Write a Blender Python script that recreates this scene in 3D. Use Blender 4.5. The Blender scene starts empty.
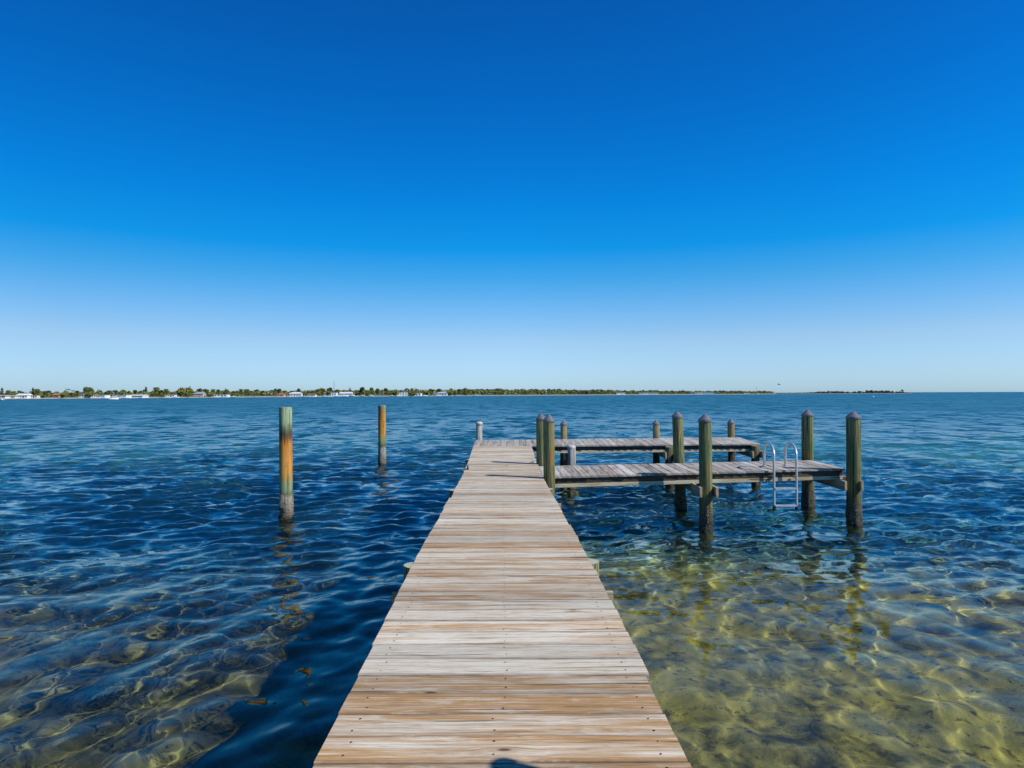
import bpy, math, random
import numpy as np
from mathutils import Vector, Matrix, Quaternion

random.seed(7); RNG = np.random.default_rng(11)
S = bpy.context.scene
COL = S.collection
F = 683.0; EYE = 2.72
R = math.radians
def yh(px): return 395.4 - 0.0035 * px              # sea horizon row (the picture is rolled a little)
def X(px, d): return (px - 512.0) / F * d
def Zat(px, y, d): return EYE - (y - yh(px)) * d / F

# ------------------------------------------------------------------ object helpers
def tag(o, label=None, cat=None, group=None, kind=None):
    if label: o['label'] = label
    if cat: o['category'] = cat
    if group: o['group'] = group
    if kind: o['kind'] = kind
    return o
def empty(name, loc, rz=0.0):
    o = bpy.data.objects.new(name, None); COL.objects.link(o)
    o.location = loc; o.rotation_euler = (0, 0, rz); o.empty_display_size = .2
    return o

class MB:
    """collects shapes, then links them as one mesh object"""
    def __init__(s):
        s.v = []; s.f = []; s.mi = []; s.g = []; s.t = []
    def add(s, vs, fs, mi=0, g=None, t=(0, 0, 0)):
        b = len(s.v)
        s.v += [tuple(p) for p in vs]
        s.g += [tuple(q) for q in (g if g is not None else vs)]
        s.t += [tuple(t)] * len(vs)
        for f in fs:
            s.f.append(tuple(i + b for i in f)); s.mi.append(mi)
    def box(s, c, size, mi=0, rz=0, t=(0, 0, 0), taper=1.0):
        x, y, z = [k / 2 for k in size]; m = Matrix.Rotation(rz, 3, 'Z')
        vs = []
        for sz in (-1, 1):
            k = taper if sz > 0 else 1
            for sx, sy in ((-1, -1), (1, -1), (1, 1), (-1, 1)):
                vs.append(m @ Vector((sx * x * k, sy * y * k, sz * z)) + Vector(c))
        s.add(vs, [(3, 2, 1, 0), (4, 5, 6, 7), (0, 1, 5, 4), (1, 2, 6, 5), (2, 3, 7, 6), (3, 0, 4, 7)], mi, t=t)
    def plank(s, A, B, w, th, seed=0, t=(0, 0, 0), bev=.004, seg=10, wob=.0015, mi=0, up=Vector((0, 0, 1))):
        """board from A to B (top centre line), w wide, th thick, rounded edges, grain coords along/across"""
        A = Vector(A); B = Vector(B); d = (B - A); L = d.length; d.normalize()
        sd = d.cross(up).normalized(); u = sd.cross(d).normalized()
        h = w / 2; cup = random.gauss(-.001, .0016)
        prof = [(-h, -bev), (-h + bev * .3, -bev * .3), (-h + bev, 0), (-h * .4, cup * .4), (h * .4, cup * .4), (h - bev, 0), (h - bev * .3, -bev * .3), (h, -bev), (h, -th + bev), (h - bev, -th), (-h + bev, -th), (-h, -th + bev)]
        n = len(prof); vs = []; gs = []
        ph = random.random() * 9
        for k in range(seg + 1):
            q = k / seg * L
            ox = wob * math.sin(q * 2.3 + ph) + wob * .6 * math.sin(q * 7.1 + ph * 2)
            oz = wob * .8 * math.sin(q * 3.1 + ph * 3)
            for (a, b) in prof:
                vs.append(A + d * q + sd * (a + ox) + u * (b + oz))
                gs.append((q, a + b * .7, seed))
        fs = []
        for k in range(seg):
            for j in range(n):
                a = k * n + j; b = k * n + (j + 1) % n
                fs.append((a, b, b + n, a + n))
        fs.append(tuple(range(n))[::-1]); fs.append(tuple(seg * n + j for j in range(n)))
        s.add(vs, fs, mi, g=gs, t=t)
    def tube(s, pts, r, n=10, mi=0, cap=True, t=(0, 0, 0)):
        pts = [Vector(p) for p in pts]; rs = r if isinstance(r, (list, tuple)) else [r] * len(pts)
        vs = []; ref = None
        for i, p in enumerate(pts):
            d = (pts[min(i + 1, len(pts) - 1)] - pts[max(i - 1, 0)]).normalized()
            if ref is None:
                ref = d.orthogonal().normalized()
            ref = (ref - d * ref.dot(d)).normalized(); o = d.cross(ref)
            for k in range(n):
                a = 2 * math.pi * k / n
                vs.append(p + (ref * math.cos(a) + o * math.sin(a)) * rs[i])
        fs = []
        for i in range(len(pts) - 1):
            for k in range(n):
                a = i * n + k; b = i * n + (k + 1) % n
                fs.append((a, b, b + n, a + n))
        if cap:
            fs.append(tuple(range(n))[::-1]); fs.append(tuple((len(pts) - 1) * n + k for k in range(n)))
        s.add(vs, fs, mi, t=t)
    def disc(s, c, r, n=7, mi=0, squash=1.0):
        vs = [(c[0] + r * math.cos(2 * math.pi * k / n), c[1] + r * squash * math.sin(2 * math.pi * k / n), c[2]) for k in range(n)]
        s.add(vs, [tuple(range(n))], mi)
    def build(s, name, mats, parent=None, smooth=False, loc=None):
        me = bpy.data.meshes.new(name)
        off = Vector(loc) if loc is not None else Vector((0, 0, 0))
        me.from_pydata([Vector(p) - off for p in s.v], [], s.f)
        for m in (mats if isinstance(mats, (list, tuple)) else [mats]): me.materials.append(m)
        me.polygons.foreach_set('material_index', s.mi)
        a = me.attributes.new('grain', 'FLOAT_VECTOR', 'POINT'); a.data.foreach_set('vector', np.array(s.g, 'f').ravel())
        a = me.attributes.new('tone', 'FLOAT_VECTOR', 'POINT'); a.data.foreach_set('vector', np.array(s.t, 'f').ravel())
        if smooth: me.polygons.foreach_set('use_smooth', [True] * len(s.f))
        me.update()
        o = bpy.data.objects.new(name, me); COL.objects.link(o)
        if loc is not None: o.location = loc
        if parent:
            o.parent = parent
            if loc is not None: o.location = off - parent.location
            else: o.location = -parent.location
        return o

# ------------------------------------------------------------------ node helpers
class NT:
    def __init__(s, name, world=None):
        if world: s.m = world
        else: s.m = bpy.data.materials.new(name)
        s.m.use_nodes = True; s.t = s.m.node_tree; s.t.nodes.clear()
    def n(s, typ, **kw):
        o = s.t.nodes.new(typ)
        for k, v in kw.items():
            if k.startswith('i_'):
                key = k[2:]; key = int(key) if key.isdigit() else key.replace('_', ' ')
                s.set(o.inputs[key], v)
            else: setattr(o, k, v)
        return o
    def set(s, inp, v):
        if isinstance(v, bpy.types.NodeSocket): s.t.links.new(v, inp)
        elif isinstance(v, bpy.types.Node): s.t.links.new(v.outputs[0], inp)
        else:
            if isinstance(v, tuple) and len(v) == 3 and inp.type == 'RGBA': v = (*v, 1)
            inp.default_value = v
    def math(s, op, a, b=0.0, c=None, clamp=False):
        o = s.n('ShaderNodeMath', operation=op, use_clamp=clamp); s.set(o.inputs[0], a); s.set(o.inputs[1], b)
        if c is not None: s.set(o.inputs[2], c)
        return o.outputs[0]
    def mix(s, f, a, b, mode='MIX'):
        o = s.n('ShaderNodeMix', data_type='RGBA', blend_type=mode); s.set(o.inputs[0], f); s.set(o.inputs[6], a); s.set(o.inputs[7], b)
        return o.outputs[2]
    def noise(s, vec, scale, detail=4, rough=.5, dist=0.0, lac=2.0):
        o = s.n('ShaderNodeTexNoise'); s.set(o.inputs['Vector'], vec); s.set(o.inputs['Scale'], scale)
        s.set(o.inputs['Detail'], detail); s.set(o.inputs['Roughness'], rough); s.set(o.inputs['Distortion'], dist); s.set(o.inputs['Lacunarity'], lac)
        return o.outputs[0]
    def scale(s, vec, v):
        if isinstance(v, bpy.types.NodeSocket):
            o = s.n('ShaderNodeVectorMath', operation='SCALE'); s.set(o.inputs[0], vec); s.set(o.inputs['Scale'], v); return o.outputs[0]
        o = s.n('ShaderNodeVectorMath', operation='MULTIPLY'); s.set(o.inputs[0], vec); s.set(o.inputs[1], v); return o.outputs[0]
    def ramp(s, f, stops, interp='LINEAR'):
        o = s.n('ShaderNodeValToRGB'); s.set(o.inputs[0], f); r = o.color_ramp; r.interpolation = interp
        while len(r.elements) < len(stops): r.elements.new(.5)
        for e, (p, c) in zip(r.elements, stops):
            e.position = p; e.color = (*c, 1) if isinstance(c, tuple) else (c, c, c, 1)
        return o.outputs[0]
    def step(s, v, lo, hi):
        o = s.n('ShaderNodeMapRange', interpolation_type='SMOOTHSTEP'); s.set(o.inputs[0], v); s.set(o.inputs[1], lo); s.set(o.inputs[2], hi); return o.outputs[0]
    def attr(s, name):
        return s.n('ShaderNodeAttribute', attribute_name=name)
    def xyz(s, vec):
        o = s.n('ShaderNodeSeparateXYZ'); s.set(o.inputs[0], vec); return o.outputs
    def out(s, sh, vol=None):
        o = s.n('ShaderNodeOutputMaterial')
        if sh: s.t.links.new(sh, o.inputs[0])
        if vol: s.t.links.new(vol, o.inputs[1])
        return s.m
    def bsdf(s, col, rough=.6, metal=0.0, spec=.5, normal=None, **kw):
        o = s.n('ShaderNodeBsdfPrincipled'); s.set(o.inputs['Base Color'], col); s.set(o.inputs['Roughness'], rough)
        s.set(o.inputs['Metallic'], metal); s.set(o.inputs['Specular IOR Level'], spec)
        if normal: s.set(o.inputs['Normal'], normal)
        return o.outputs[0]
    def bump(s, h, strength=.3, dist=.01, normal=None):
        o = s.n('ShaderNodeBump'); s.set(o.inputs['Height'], h); s.set(o.inputs['Strength'], strength); s.set(o.inputs['Distance'], dist)
        if normal: s.set(o.inputs['Normal'], normal)
        return o.outputs[0]

def plain(name, col, rough=.6, metal=0.0, var=.12, sc=2.0):
    t = NT(name); p = t.n('ShaderNodeNewGeometry').outputs['Position']
    nz = t.noise(p, sc, 4)
    c = t.mix(nz, tuple(k * (1 - var) for k in col), tuple(min(1, k * (1 + var)) for k in col))
    return t.out(t.bsdf(c, rough, metal))

# ------------------------------------------------------------------ materials
def wood_mat(name, pale, tan, dark, warm_gain=1.0):
    """weathered deck board: tone = (warmth, brightness, random); grain = (along, across, seed)"""
    t = NT(name)
    g = t.attr('grain').outputs['Vector']; tone = t.xyz(t.attr('tone').outputs['Vector'])
    gx, gy, gs = t.xyz(g)
    off = t.math('MULTIPLY', gs, 13.7)
    def vec(a, b):
        o = t.n('ShaderNodeCombineXYZ'); t.set(o.inputs[0], t.math('MULTIPLY', gx, a)); t.set(o.inputs[1], t.math('MULTIPLY', gy, b)); t.set(o.inputs[2], off); return o.outputs[0]
    # knots bend the grain
    kn = t.n('ShaderNodeTexVoronoi', feature='F1'); t.set(kn.inputs['Vector'], vec(2.0, 4.6)); t.set(kn.inputs['Scale'], 1.0)
    gate = t.math('GREATER_THAN', t.xyz(kn.outputs['Color'])[0], .62)
    kd = t.math('SUBTRACT', 1.0, t.math('MULTIPLY', gate, t.step(kn.outputs['Distance'], .34, 0.0)))
    warp = t.math('MULTIPLY', t.math('SUBTRACT', 1.0, kd), .03)
    gy2 = t.math('ADD', gy, t.math('ADD', warp, t.math('MULTIPLY', t.noise(vec(1.1, 3.0), 1.0, 2), .03)))
    def vecw(a, b):
        o = t.n('ShaderNodeCombineXYZ'); t.set(o.inputs[0], t.math('MULTIPLY', gx, a)); t.set(o.inputs[1], t.math('MULTIPLY', gy2, b)); t.set(o.inputs[2], off); return o.outputs[0]
    broad = t.noise(vecw(.9, 15), 1.0, 4, .62)
    mid = t.noise(vecw(2.0, 60), 1.0, 5, .68)
    fine = t.noise(vecw(9.0, 260), 1.0, 3, .65)
    blot = t.noise(vec(2.2, 7), 1.0, 3, .55)
    warm = t.math('ADD', t.math('MULTIPLY', tone[0], warm_gain), t.math('MULTIPLY', t.math('SUBTRACT', broad, .5), 4.2))
    warm = t.math('ADD', warm, t.math('MULTIPLY', t.math('SUBTRACT', blot, .5), 1.0), clamp=True)
    c = t.mix(warm, pale, tan)
    c = t.mix(t.math('MULTIPLY', t.step(mid, .52, .65), .66), c, tuple(k * .52 for k in tan))
    c = t.mix(t.math('MULTIPLY', t.step(mid, .47, .33), .6), c, tuple(min(.9, k * 1.35) for k in pale))
    c = t.mix(t.math('MULTIPLY', t.step(fine, .53, .68), .5), c, tuple(k * 1.6 for k in dark))
    # long dark checks
    chk = t.noise(vecw(.8, 30), 1.0, 2, .5)
    c = t.mix(t.math('MULTIPLY', t.step(chk, .665, .70), .85), c, dark)
    edge = t.step(t.math('ADD', t.math('ABSOLUTE', gy), t.math('MULTIPLY', t.math('SUBTRACT', t.noise(vec(2.5, 4), 1.0, 4, .6), .5), .05)), .083, .106)
    c = t.mix(t.math('MULTIPLY', edge, .45), c, tuple(k * 2.2 for k in dark))
    # knots
    core = t.math('MULTIPLY', gate, t.step(kn.outputs['Distance'], .085, .035))
    ring = t.math('MULTIPLY', gate, t.step(kn.outputs['Distance'], .19, .08))
    c = t.mix(t.math('MULTIPLY', ring, .45), c, tuple(k * .75 for k in tan))
    c = t.mix(t.math('MULTIPLY', core, .85), c, dark)
    wear = t.noise(vec(3.0, 9), 1.0, 5, .7)
    c = t.mix(t.math('MULTIPLY', t.step(wear, .54, .70), .5), c, tuple(min(.8, k * 1.12) for k in pale))
    c = t.mix(t.math('MULTIPLY', t.step(wear, .44, .30), .38), c, tuple(k * .62 for k in tan))
    # bird lime and salt
    sp = t.noise(vec(7, 26), 1.0, 2, .5)
    c = t.mix(t.math('MULTIPLY', t.step(sp, .755, .80), .75), c, (.72, .70, .66))
    br = t.math('ADD', .66, t.math('MULTIPLY', tone[1], .74))
    o = t.n('ShaderNodeCombineColor'); [t.set(o.inputs[i], br) for i in range(3)]
    c = t.mix(1.0, c, o.outputs[0], 'MULTIPLY')
    h = t.math('ADD', t.math('MULTIPLY', mid, .5), t.math('MULTIPLY', fine, .5))
    h = t.math('SUBTRACT', h, t.math('MULTIPLY', t.step(chk, .65, .70), 1.0))
    return t.out(t.bsdf(c, .82, spec=.25, normal=t.bump(h, .55, .004)))

M = {}
M['deck'] = wood_mat('weathered_deck_wood', (.52, .48, .39), (.39, .235, .105), (.055, .033, .02))
M['platform'] = wood_mat('grey_deck_wood', (.46, .44, .40), (.26, .20, .15), (.04, .034, .03))
M['stringer'] = wood_mat('dark_stringer_wood', (.12, .105, .085), (.085, .06, .04), (.02, .017, .014))  # darker than the pale ledger strip below it
M['beam'] = wood_mat('pale_beam_wood', (.47, .43, .32), (.38, .29, .14), (.08, .06, .04))
M['nail'] = plain('dark_nail_steel', (.04, .035, .032), .55, .6)
def rail_mat():
    t = NT('brushed_ladder_aluminium'); p = t.n('ShaderNodeTexCoord').outputs['Object']
    nz = t.noise(p, 14, 4)
    c = t.mix(nz, (.48, .49, .48), (.66, .67, .66))
    return t.out(t.bsdf(c, t.math('ADD', .22, t.math('MULTIPLY', nz, .2)), .45))
M['alu'] = rail_mat()

def piling_mat(name, stops, streak=(.10, .11, .05), streak_amt=.5, rust=0.0):
    """round treated-timber pile, coloured by height above the water; stops = [(z, colour), ...] with z in metres"""
    t = NT(name); oc = t.n('ShaderNodeTexCoord').outputs['Object']
    oi = t.n('ShaderNodeObjectInfo').outputs['Random']
    wob = t.noise(t.scale(oc, (9, 9, 2.2)), 1.0, 5, .6)
    z = t.xyz(oc)[2]
    o = t.n('ShaderNodeCombineXYZ'); t.set(o.inputs[0], t.math('MULTIPLY', oi, 37.0)); t.set(o.inputs[1], t.math('MULTIPLY', oi, 11.0))
    va = t.n('ShaderNodeVectorMath', operation='ADD'); t.set(va.inputs[0], oc); t.set(va.inputs[1], o.outputs[0]); ov = va.outputs[0]
    zz = t.math('ADD', z, t.math('MULTIPLY', t.math('SUBTRACT', t.noise(t.scale(ov, (7, 7, 1.2)), 1.0, 4, .6), .5), .32))
    lo, hi = stops[0][0], stops[-1][0]
    f = t.math('DIVIDE', t.math('SUBTRACT', zz, lo), hi - lo, clamp=True)
    c = t.ramp(f, [((k - lo) / (hi - lo), col) for k, col in stops])
    st = t.noise(t.scale(ov, (26, 26, .9)), 1.0, 5, .65)
    c = t.mix(t.math('MULTIPLY', t.step(st, .47, .58), streak_amt), c, streak)
    bl = t.noise(t.scale(ov, (11, 11, 3.5)), 1.0, 6, .7)
    c = t.mix(t.math('MULTIPLY', t.step(bl, .53, .66), .5), c, (.045, .05, .025))
    st2 = t.noise(t.scale(ov, (34, 34, 1.3)), 1.0, 4, .6)
    c = t.mix(t.math('MULTIPLY', t.math('MULTIPLY', t.step(st2, .53, .64), .5), t.step(z, .35, .8)), c, (.42, .37, .20))
    if rust > 0:
        rn = t.noise(t.scale(ov, (10, 10, 1.0)), 1.0, 4, .65)
        c = t.mix(t.math('MULTIPLY', t.step(rn, .56, .68), rust), c, (.33, .14, .035))
    cr = t.noise(t.scale(ov, (38, 38, .7)), 1.0, 3, .6)
    c = t.mix(t.math('MULTIPLY', t.step(cr, .585, .63), .85), c, (.03, .025, .015))
    wet = t.step(zz, .62, .30)
    bn = t.n('ShaderNodeTexVoronoi'); t.set(bn.inputs['Vector'], ov); t.set(bn.inputs['Scale'], 42.0)
    c = t.mix(t.step(z, .0, -.08), c, (.34, .32, .13))  # lighter olive below the waterline stands in for murk over the submerged pile
    c = t.mix(t.math('MULTIPLY', t.math('MULTIPLY', t.math('MULTIPLY', wet, t.step(z, .0, .12)), t.step(bn.outputs['Distance'], .55, .15)), .55), c, (.33, .31, .26))
    h = t.math('ADD', t.math('MULTIPLY', st, .6), t.math('MULTIPLY', t.math('MULTIPLY', wet, bn.outputs['Distance']), 1.6))
    h = t.math('SUBTRACT', h, t.math('MULTIPLY', t.step(cr, .575, .63), 1.2))
    return t.out(t.bsdf(c, t.math('SUBTRACT', .85, t.math('MULTIPLY', wet, .3)), spec=.3, normal=t.bump(h, 1.0, .014)))
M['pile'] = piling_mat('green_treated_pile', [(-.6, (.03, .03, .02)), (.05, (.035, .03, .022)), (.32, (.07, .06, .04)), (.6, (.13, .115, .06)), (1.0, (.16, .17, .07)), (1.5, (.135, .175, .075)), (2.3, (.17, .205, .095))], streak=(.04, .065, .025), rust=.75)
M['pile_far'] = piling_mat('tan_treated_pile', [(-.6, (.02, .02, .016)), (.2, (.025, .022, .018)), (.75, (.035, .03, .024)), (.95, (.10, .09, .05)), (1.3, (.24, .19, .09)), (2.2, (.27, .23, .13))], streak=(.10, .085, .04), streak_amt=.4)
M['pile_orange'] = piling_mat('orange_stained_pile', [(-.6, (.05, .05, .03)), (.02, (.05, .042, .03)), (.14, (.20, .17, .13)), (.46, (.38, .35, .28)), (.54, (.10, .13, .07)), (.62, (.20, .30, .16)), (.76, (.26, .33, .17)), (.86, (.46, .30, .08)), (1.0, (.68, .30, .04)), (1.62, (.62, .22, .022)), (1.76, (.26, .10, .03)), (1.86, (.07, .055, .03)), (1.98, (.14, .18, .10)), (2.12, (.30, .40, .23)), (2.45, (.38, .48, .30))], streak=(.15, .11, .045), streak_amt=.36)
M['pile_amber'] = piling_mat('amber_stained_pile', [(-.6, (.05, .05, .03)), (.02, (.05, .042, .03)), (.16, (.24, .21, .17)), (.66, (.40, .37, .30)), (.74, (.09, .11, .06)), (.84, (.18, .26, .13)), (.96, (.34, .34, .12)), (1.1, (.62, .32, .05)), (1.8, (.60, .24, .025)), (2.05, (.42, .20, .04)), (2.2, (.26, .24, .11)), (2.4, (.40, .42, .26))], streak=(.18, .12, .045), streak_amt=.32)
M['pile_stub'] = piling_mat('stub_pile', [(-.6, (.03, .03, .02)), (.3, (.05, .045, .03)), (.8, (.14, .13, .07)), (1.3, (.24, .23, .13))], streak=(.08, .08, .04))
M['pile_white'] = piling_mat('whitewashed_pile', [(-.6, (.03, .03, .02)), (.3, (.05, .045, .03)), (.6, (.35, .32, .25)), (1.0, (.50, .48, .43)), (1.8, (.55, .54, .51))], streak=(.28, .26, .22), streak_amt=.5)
def cut_mat():
    t = NT('pile_end_grain'); oc = t.n('ShaderNodeTexCoord').outputs['Object']
    nz = t.noise(oc, 18, 5)
    return t.out(t.bsdf(t.mix(nz, (.30, .33, .22), (.50, .48, .36)), .85, spec=.2))
M['cut'] = cut_mat()
def cap_mat():
    t = NT('grey_metal_cap'); oc = t.n('ShaderNodeTexCoord').outputs['Object']
    nz = t.noise(oc, 16, 5, .6)
    return t.out(t.bsdf(t.mix(nz, (.085, .095, .12), (.19, .20, .225)), t.math('ADD', .3, t.math('MULTIPLY', nz, .3)), .15))
M['cap'] = cap_mat()
M['cap_white'] = plain('white_plastic_cap', (.46, .45, .42), .6)

# ------------------------------------------------------------------ sun and sky
SUN_EL = 42.0
sdx, sdy = -.909, .417                                # the way shadows fall on the deck
to_sun = Vector((-sdx * math.cos(R(SUN_EL)), -sdy * math.cos(R(SUN_EL)), math.sin(R(SUN_EL))))
sl = bpy.data.lights.new('sun', 'SUN'); sl.energy = 5.0; sl.angle = R(.5); sl.color = (1.0, .95, .86)
so = bpy.data.objects.new('sun', sl); COL.objects.link(so)
so.rotation_euler = to_sun.to_track_quat('Z', 'Y').to_euler(); so.location = to_sun * 50
W = bpy.data.worlds.new('World'); S.world = W
t = NT('w', world=W)
sky = t.n('ShaderNodeTexSky'); sky.sky_type = 'NISHITA'; sky.sun_disc = False
sky.sun_elevation = R(SUN_EL); sky.sun_rotation = math.atan2(to_sun.x, to_sun.y)
sky.altitude = 0; sky.air_density = 1.0; sky.dust_density = .3; sky.ozone_density = 1.5
dv = t.xyz(t.n('ShaderNodeTexCoord').outputs['Generated']); dz = dv[2]
clear = t.ramp(dz, [(0.0, (.37, .58, .99)), (.03, (.39, .575, .93)), (.078, (.405, .553, .79)), (.121, (.27, .53, .80)), (.165, (.115, .50, .80)), (.206, (.016, .465, .85)), (.272, (.008, .43, .88)), (.39, (.008, .36, .82)), (.52, (.012, .305, .74)), (.72, (.02, .20, .50)), (1.0, (.06, .17, .36))])
tint = t.mix(1.0, sky.outputs[0], clear, 'MULTIPLY')
lev = t.math('SUBTRACT', 1.7, t.math('MULTIPLY', t.math('DIVIDE', dv[0], -.55, clamp=True), t.math('SUBTRACT', .42, t.math('MULTIPLY', dz, .5))))
tint = t.scale(tint, lev)
bg = t.n('ShaderNodeBackground'); t.set(bg.inputs[0], tint); bg.inputs[1].default_value = .11
o = t.n('ShaderNodeOutputWorld'); t.t.links.new(bg.outputs[0], o.inputs[0])

# ------------------------------------------------------------------ the sea: polar grids, finer close by
def waves():
    comps = []
    n = 96
    for i in range(n):
        lam = .2 * (3.0 / .2) ** ((i + RNG.random()) / n)
        cross = RNG.random() < .5
        a = RNG.normal(R(2), R(22)) if cross else RNG.normal(R(-78), R(24))
        sl_ = .011 if lam < .42 else .020 if lam < 1.6 else .017
        comps.append((lam, a, RNG.random() * 2 * math.pi, sl_, cross))
    return comps
COMPS = waves()
def soft(x, lo, hi):
    u = np.clip((x - lo) / (hi - lo), 0, 1); return u * u * (3 - 2 * u)
def lowfield(x, y, seed, lam):
    r = np.random.default_rng(seed); h = np.zeros_like(x)
    for _ in range(7):
        a = r.random() * 2 * math.pi; l = lam * (.6 + r.random() * 1.0)
        h += np.sin((x * math.cos(a) + y * math.sin(a)) * 2 * math.pi / l + r.random() * 6.28)
    return h / 2.6
def polar(r0, r1, ratio, th_front, th_back, seam=R(52)):
    rs = [r0]
    while rs[-1] < r1:
        q = ratio if rs[-1] < 90 else ratio * 1.5 if rs[-1] < 400 else ratio * 8
        rs.append(rs[-1] * (1 + q))
    rs = np.array(rs)
    th = np.concatenate([np.arange(-seam, seam, th_front), np.arange(seam, 2 * math.pi - seam, th_back)])
    T, RR = np.meshgrid(th, rs)
    return RR * np.sin(T), RR * np.cos(T), RR, len(rs), len(th)
def grid_mesh(name, x, y, z, nr, nt, mat, centre=None, attrs=None):
    me = bpy.data.meshes.new(name)
    co = np.stack([x.ravel(), y.ravel(), z.ravel()], 1)
    idx = np.arange(nr * nt).reshape(nr, nt)
    a = idx[:-1]; b = idx[1:]
    q = np.stack([a, np.roll(a, -1, 1), np.roll(b, -1, 1), b], -1).reshape(-1, 4)
    q = q[:, ::-1]
    nq = len(q)
    c = np.array(centre, 'f')
    co = np.vstack([co, c[None]])
    ci = len(co) - 1
    tri = np.stack([np.roll(idx[0], -1), idx[0], np.full(nt, ci)], 1)[:, ::-1]
    me.vertices.add(len(co)); me.vertices.foreach_set('co', co.astype('f').ravel())
    nl = nq * 4 + nt * 3
    me.loops.add(nl); me.loops.foreach_set('vertex_index', np.concatenate([q.ravel(), tri.ravel()]).astype('i'))
    me.polygons.add(nq + nt)
    me.polygons.foreach_set('loop_start', np.concatenate([np.arange(nq) * 4, nq * 4 + np.arange(nt) * 3]).astype('i'))
    me.polygons.foreach_set('use_smooth', np.ones(nq + nt, bool))
    for k, v in (attrs or {}).items():
        at = me.attributes.new(k, 'FLOAT', 'POINT'); at.data.foreach_set('value', np.append(v.ravel(), 0).astype('f'))
    me.update(calc_edges=True); me.validate()
    # make sure faces look up
    if me.polygons[0].normal.z < 0: me.flip_normals()
    me.materials.append(mat)
    o = bpy.data.objects.new(name, me); COL.objects.link(o)
    return o

def water_mat():
    t = NT('clear_bay_water')
    p = t.n('ShaderNodeNewGeometry').outputs['Position']
    far = t.attr('chop').outputs['Fac']
    def slopes(sc, detail, rough, off):
        va = t.n('ShaderNodeVectorMath', operation='ADD'); t.set(va.inputs[0], t.scale(p, sc)); t.set(va.inputs[1], off)
        o = t.n('ShaderNodeTexNoise'); t.set(o.inputs['Vector'], va.outputs[0]); t.set(o.inputs['Scale'], 1.0); t.set(o.inputs['Detail'], detail); t.set(o.inputs['Roughness'], rough)
        c_ = t.xyz(o.outputs[1]); q = t.n('ShaderNodeCombineXYZ')
        t.set(q.inputs[0], t.math('SUBTRACT', c_[0], .5)); t.set(q.inputs[1], t.math('SUBTRACT', c_[1], .5)); return q.outputs[0]
    patch = t.noise(t.scale(p, (.03, .08, 0)), 1.0, 3, .6)
    k = t.math('MULTIPLY', far, t.math('ADD', .55, t.math('MULTIPLY', patch, 1.1)))
    s1 = t.scale(slopes((.6, 2.6, 0), 4, .66, (3, 7, 0)), t.math('MULTIPLY', k, 2.4))
    s3 = t.scale(slopes((.75, .36, 0), 3, .6, (9, 4, 0)), t.math('MULTIPLY', k, 2.0))
    s4 = t.scale(slopes((.33, .11, 0), 3, .65, (5, 2, 0)), t.math('MULTIPLY', t.math('POWER', far, 4.0), 2.6))
    sb = t.n('ShaderNodeVectorMath', operation='ADD'); t.set(sb.inputs[0], s1); t.set(sb.inputs[1], s4); s1 = sb.outputs[0]
    sa = t.n('ShaderNodeVectorMath', operation='ADD'); t.set(sa.inputs[0], s1); t.set(sa.inputs[1], s3); s1 = sa.outputs[0]
    s2 = t.scale(slopes((5, 8, 0), 1, .5, (1, 2, 0)), (.035, .035, 0))
    ad = t.n('ShaderNodeVectorMath', operation='ADD'); t.set(ad.inputs[0], s1); t.set(ad.inputs[1], s2)
    ad2 = t.n('ShaderNodeVectorMath', operation='ADD'); t.set(ad2.inputs[0], t.n('ShaderNodeNewGeometry').outputs['Normal']); t.set(ad2.inputs[1], ad.outputs[0])
    nn = t.n('ShaderNodeVectorMath', operation='NORMALIZE'); t.set(nn.inputs[0], ad2.outputs[0])
    g = t.n('ShaderNodeBsdfGlass'); t.set(g.inputs['Roughness'], t.math('MULTIPLY', t.math('POWER', far, 1.5), t.math('ADD', t.math('MULTIPLY', t.math('POWER', far, 5.0), .15), t.math('ADD', .10, t.math('MULTIPLY', patch, .16))))); g.inputs['IOR'].default_value = 1.29
    g.inputs['Color'].default_value = (.91, .985, .985, 1); t.set(g.inputs['Normal'], nn.outputs[0])

    return t.out(g.outputs[0])
x, y, rr, nr, nt = polar(1.2, 30000, .0049, R(.15), R(2.5))
z = np.zeros_like(x)
gust = np.clip(1 + .38 * lowfield(x, y, 3, 9.0), .3, 1.7)
lee = 1 - .18 * soft(x, .3, 2.0) * (1 - soft(y, 10.5, 15))                  # calmer inside the dock's arm
step_r = rr * .0049
lost = np.zeros_like(x); tot = 0
outer = soft(rr, 7, 17)
for lam, a, ph, s_, cross in COMPS:
    k = 2 * math.pi / lam
    w = 1 - soft(step_r, lam / 6.5, lam / 3.2)
    near_ = (.58 if lam < .6 else .66) * (1 - outer) + outer
    m = near_ * (gust * lee if lam < .95 else .5 + .5 * lee)
    m = m * (1 + (2.3 if lam < .6 else 1.5 if lam < .95 else -.35) * outer)
    m = m * (1.1 - .55 * outer if cross else .6 + .9 * outer)
    arg = k * (x * math.cos(a) + y * math.sin(a)) + ph
    z += m * w * s_ / k * (np.sin(arg) + .22 * np.cos(2 * arg))
    lost += (1 - w) * s_ ** 2; tot += s_ ** 2
chop = np.maximum(np.sqrt(lost / tot), .36 * soft(rr, 10, 24))
sea = grid_mesh('water', x, y, z, nr, nt, water_mat(), (0, 0, 0), {'chop': chop})
tag(sea, 'clear blue bay water with small choppy waves, olive over the shallows', 'water', kind='structure')

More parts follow.
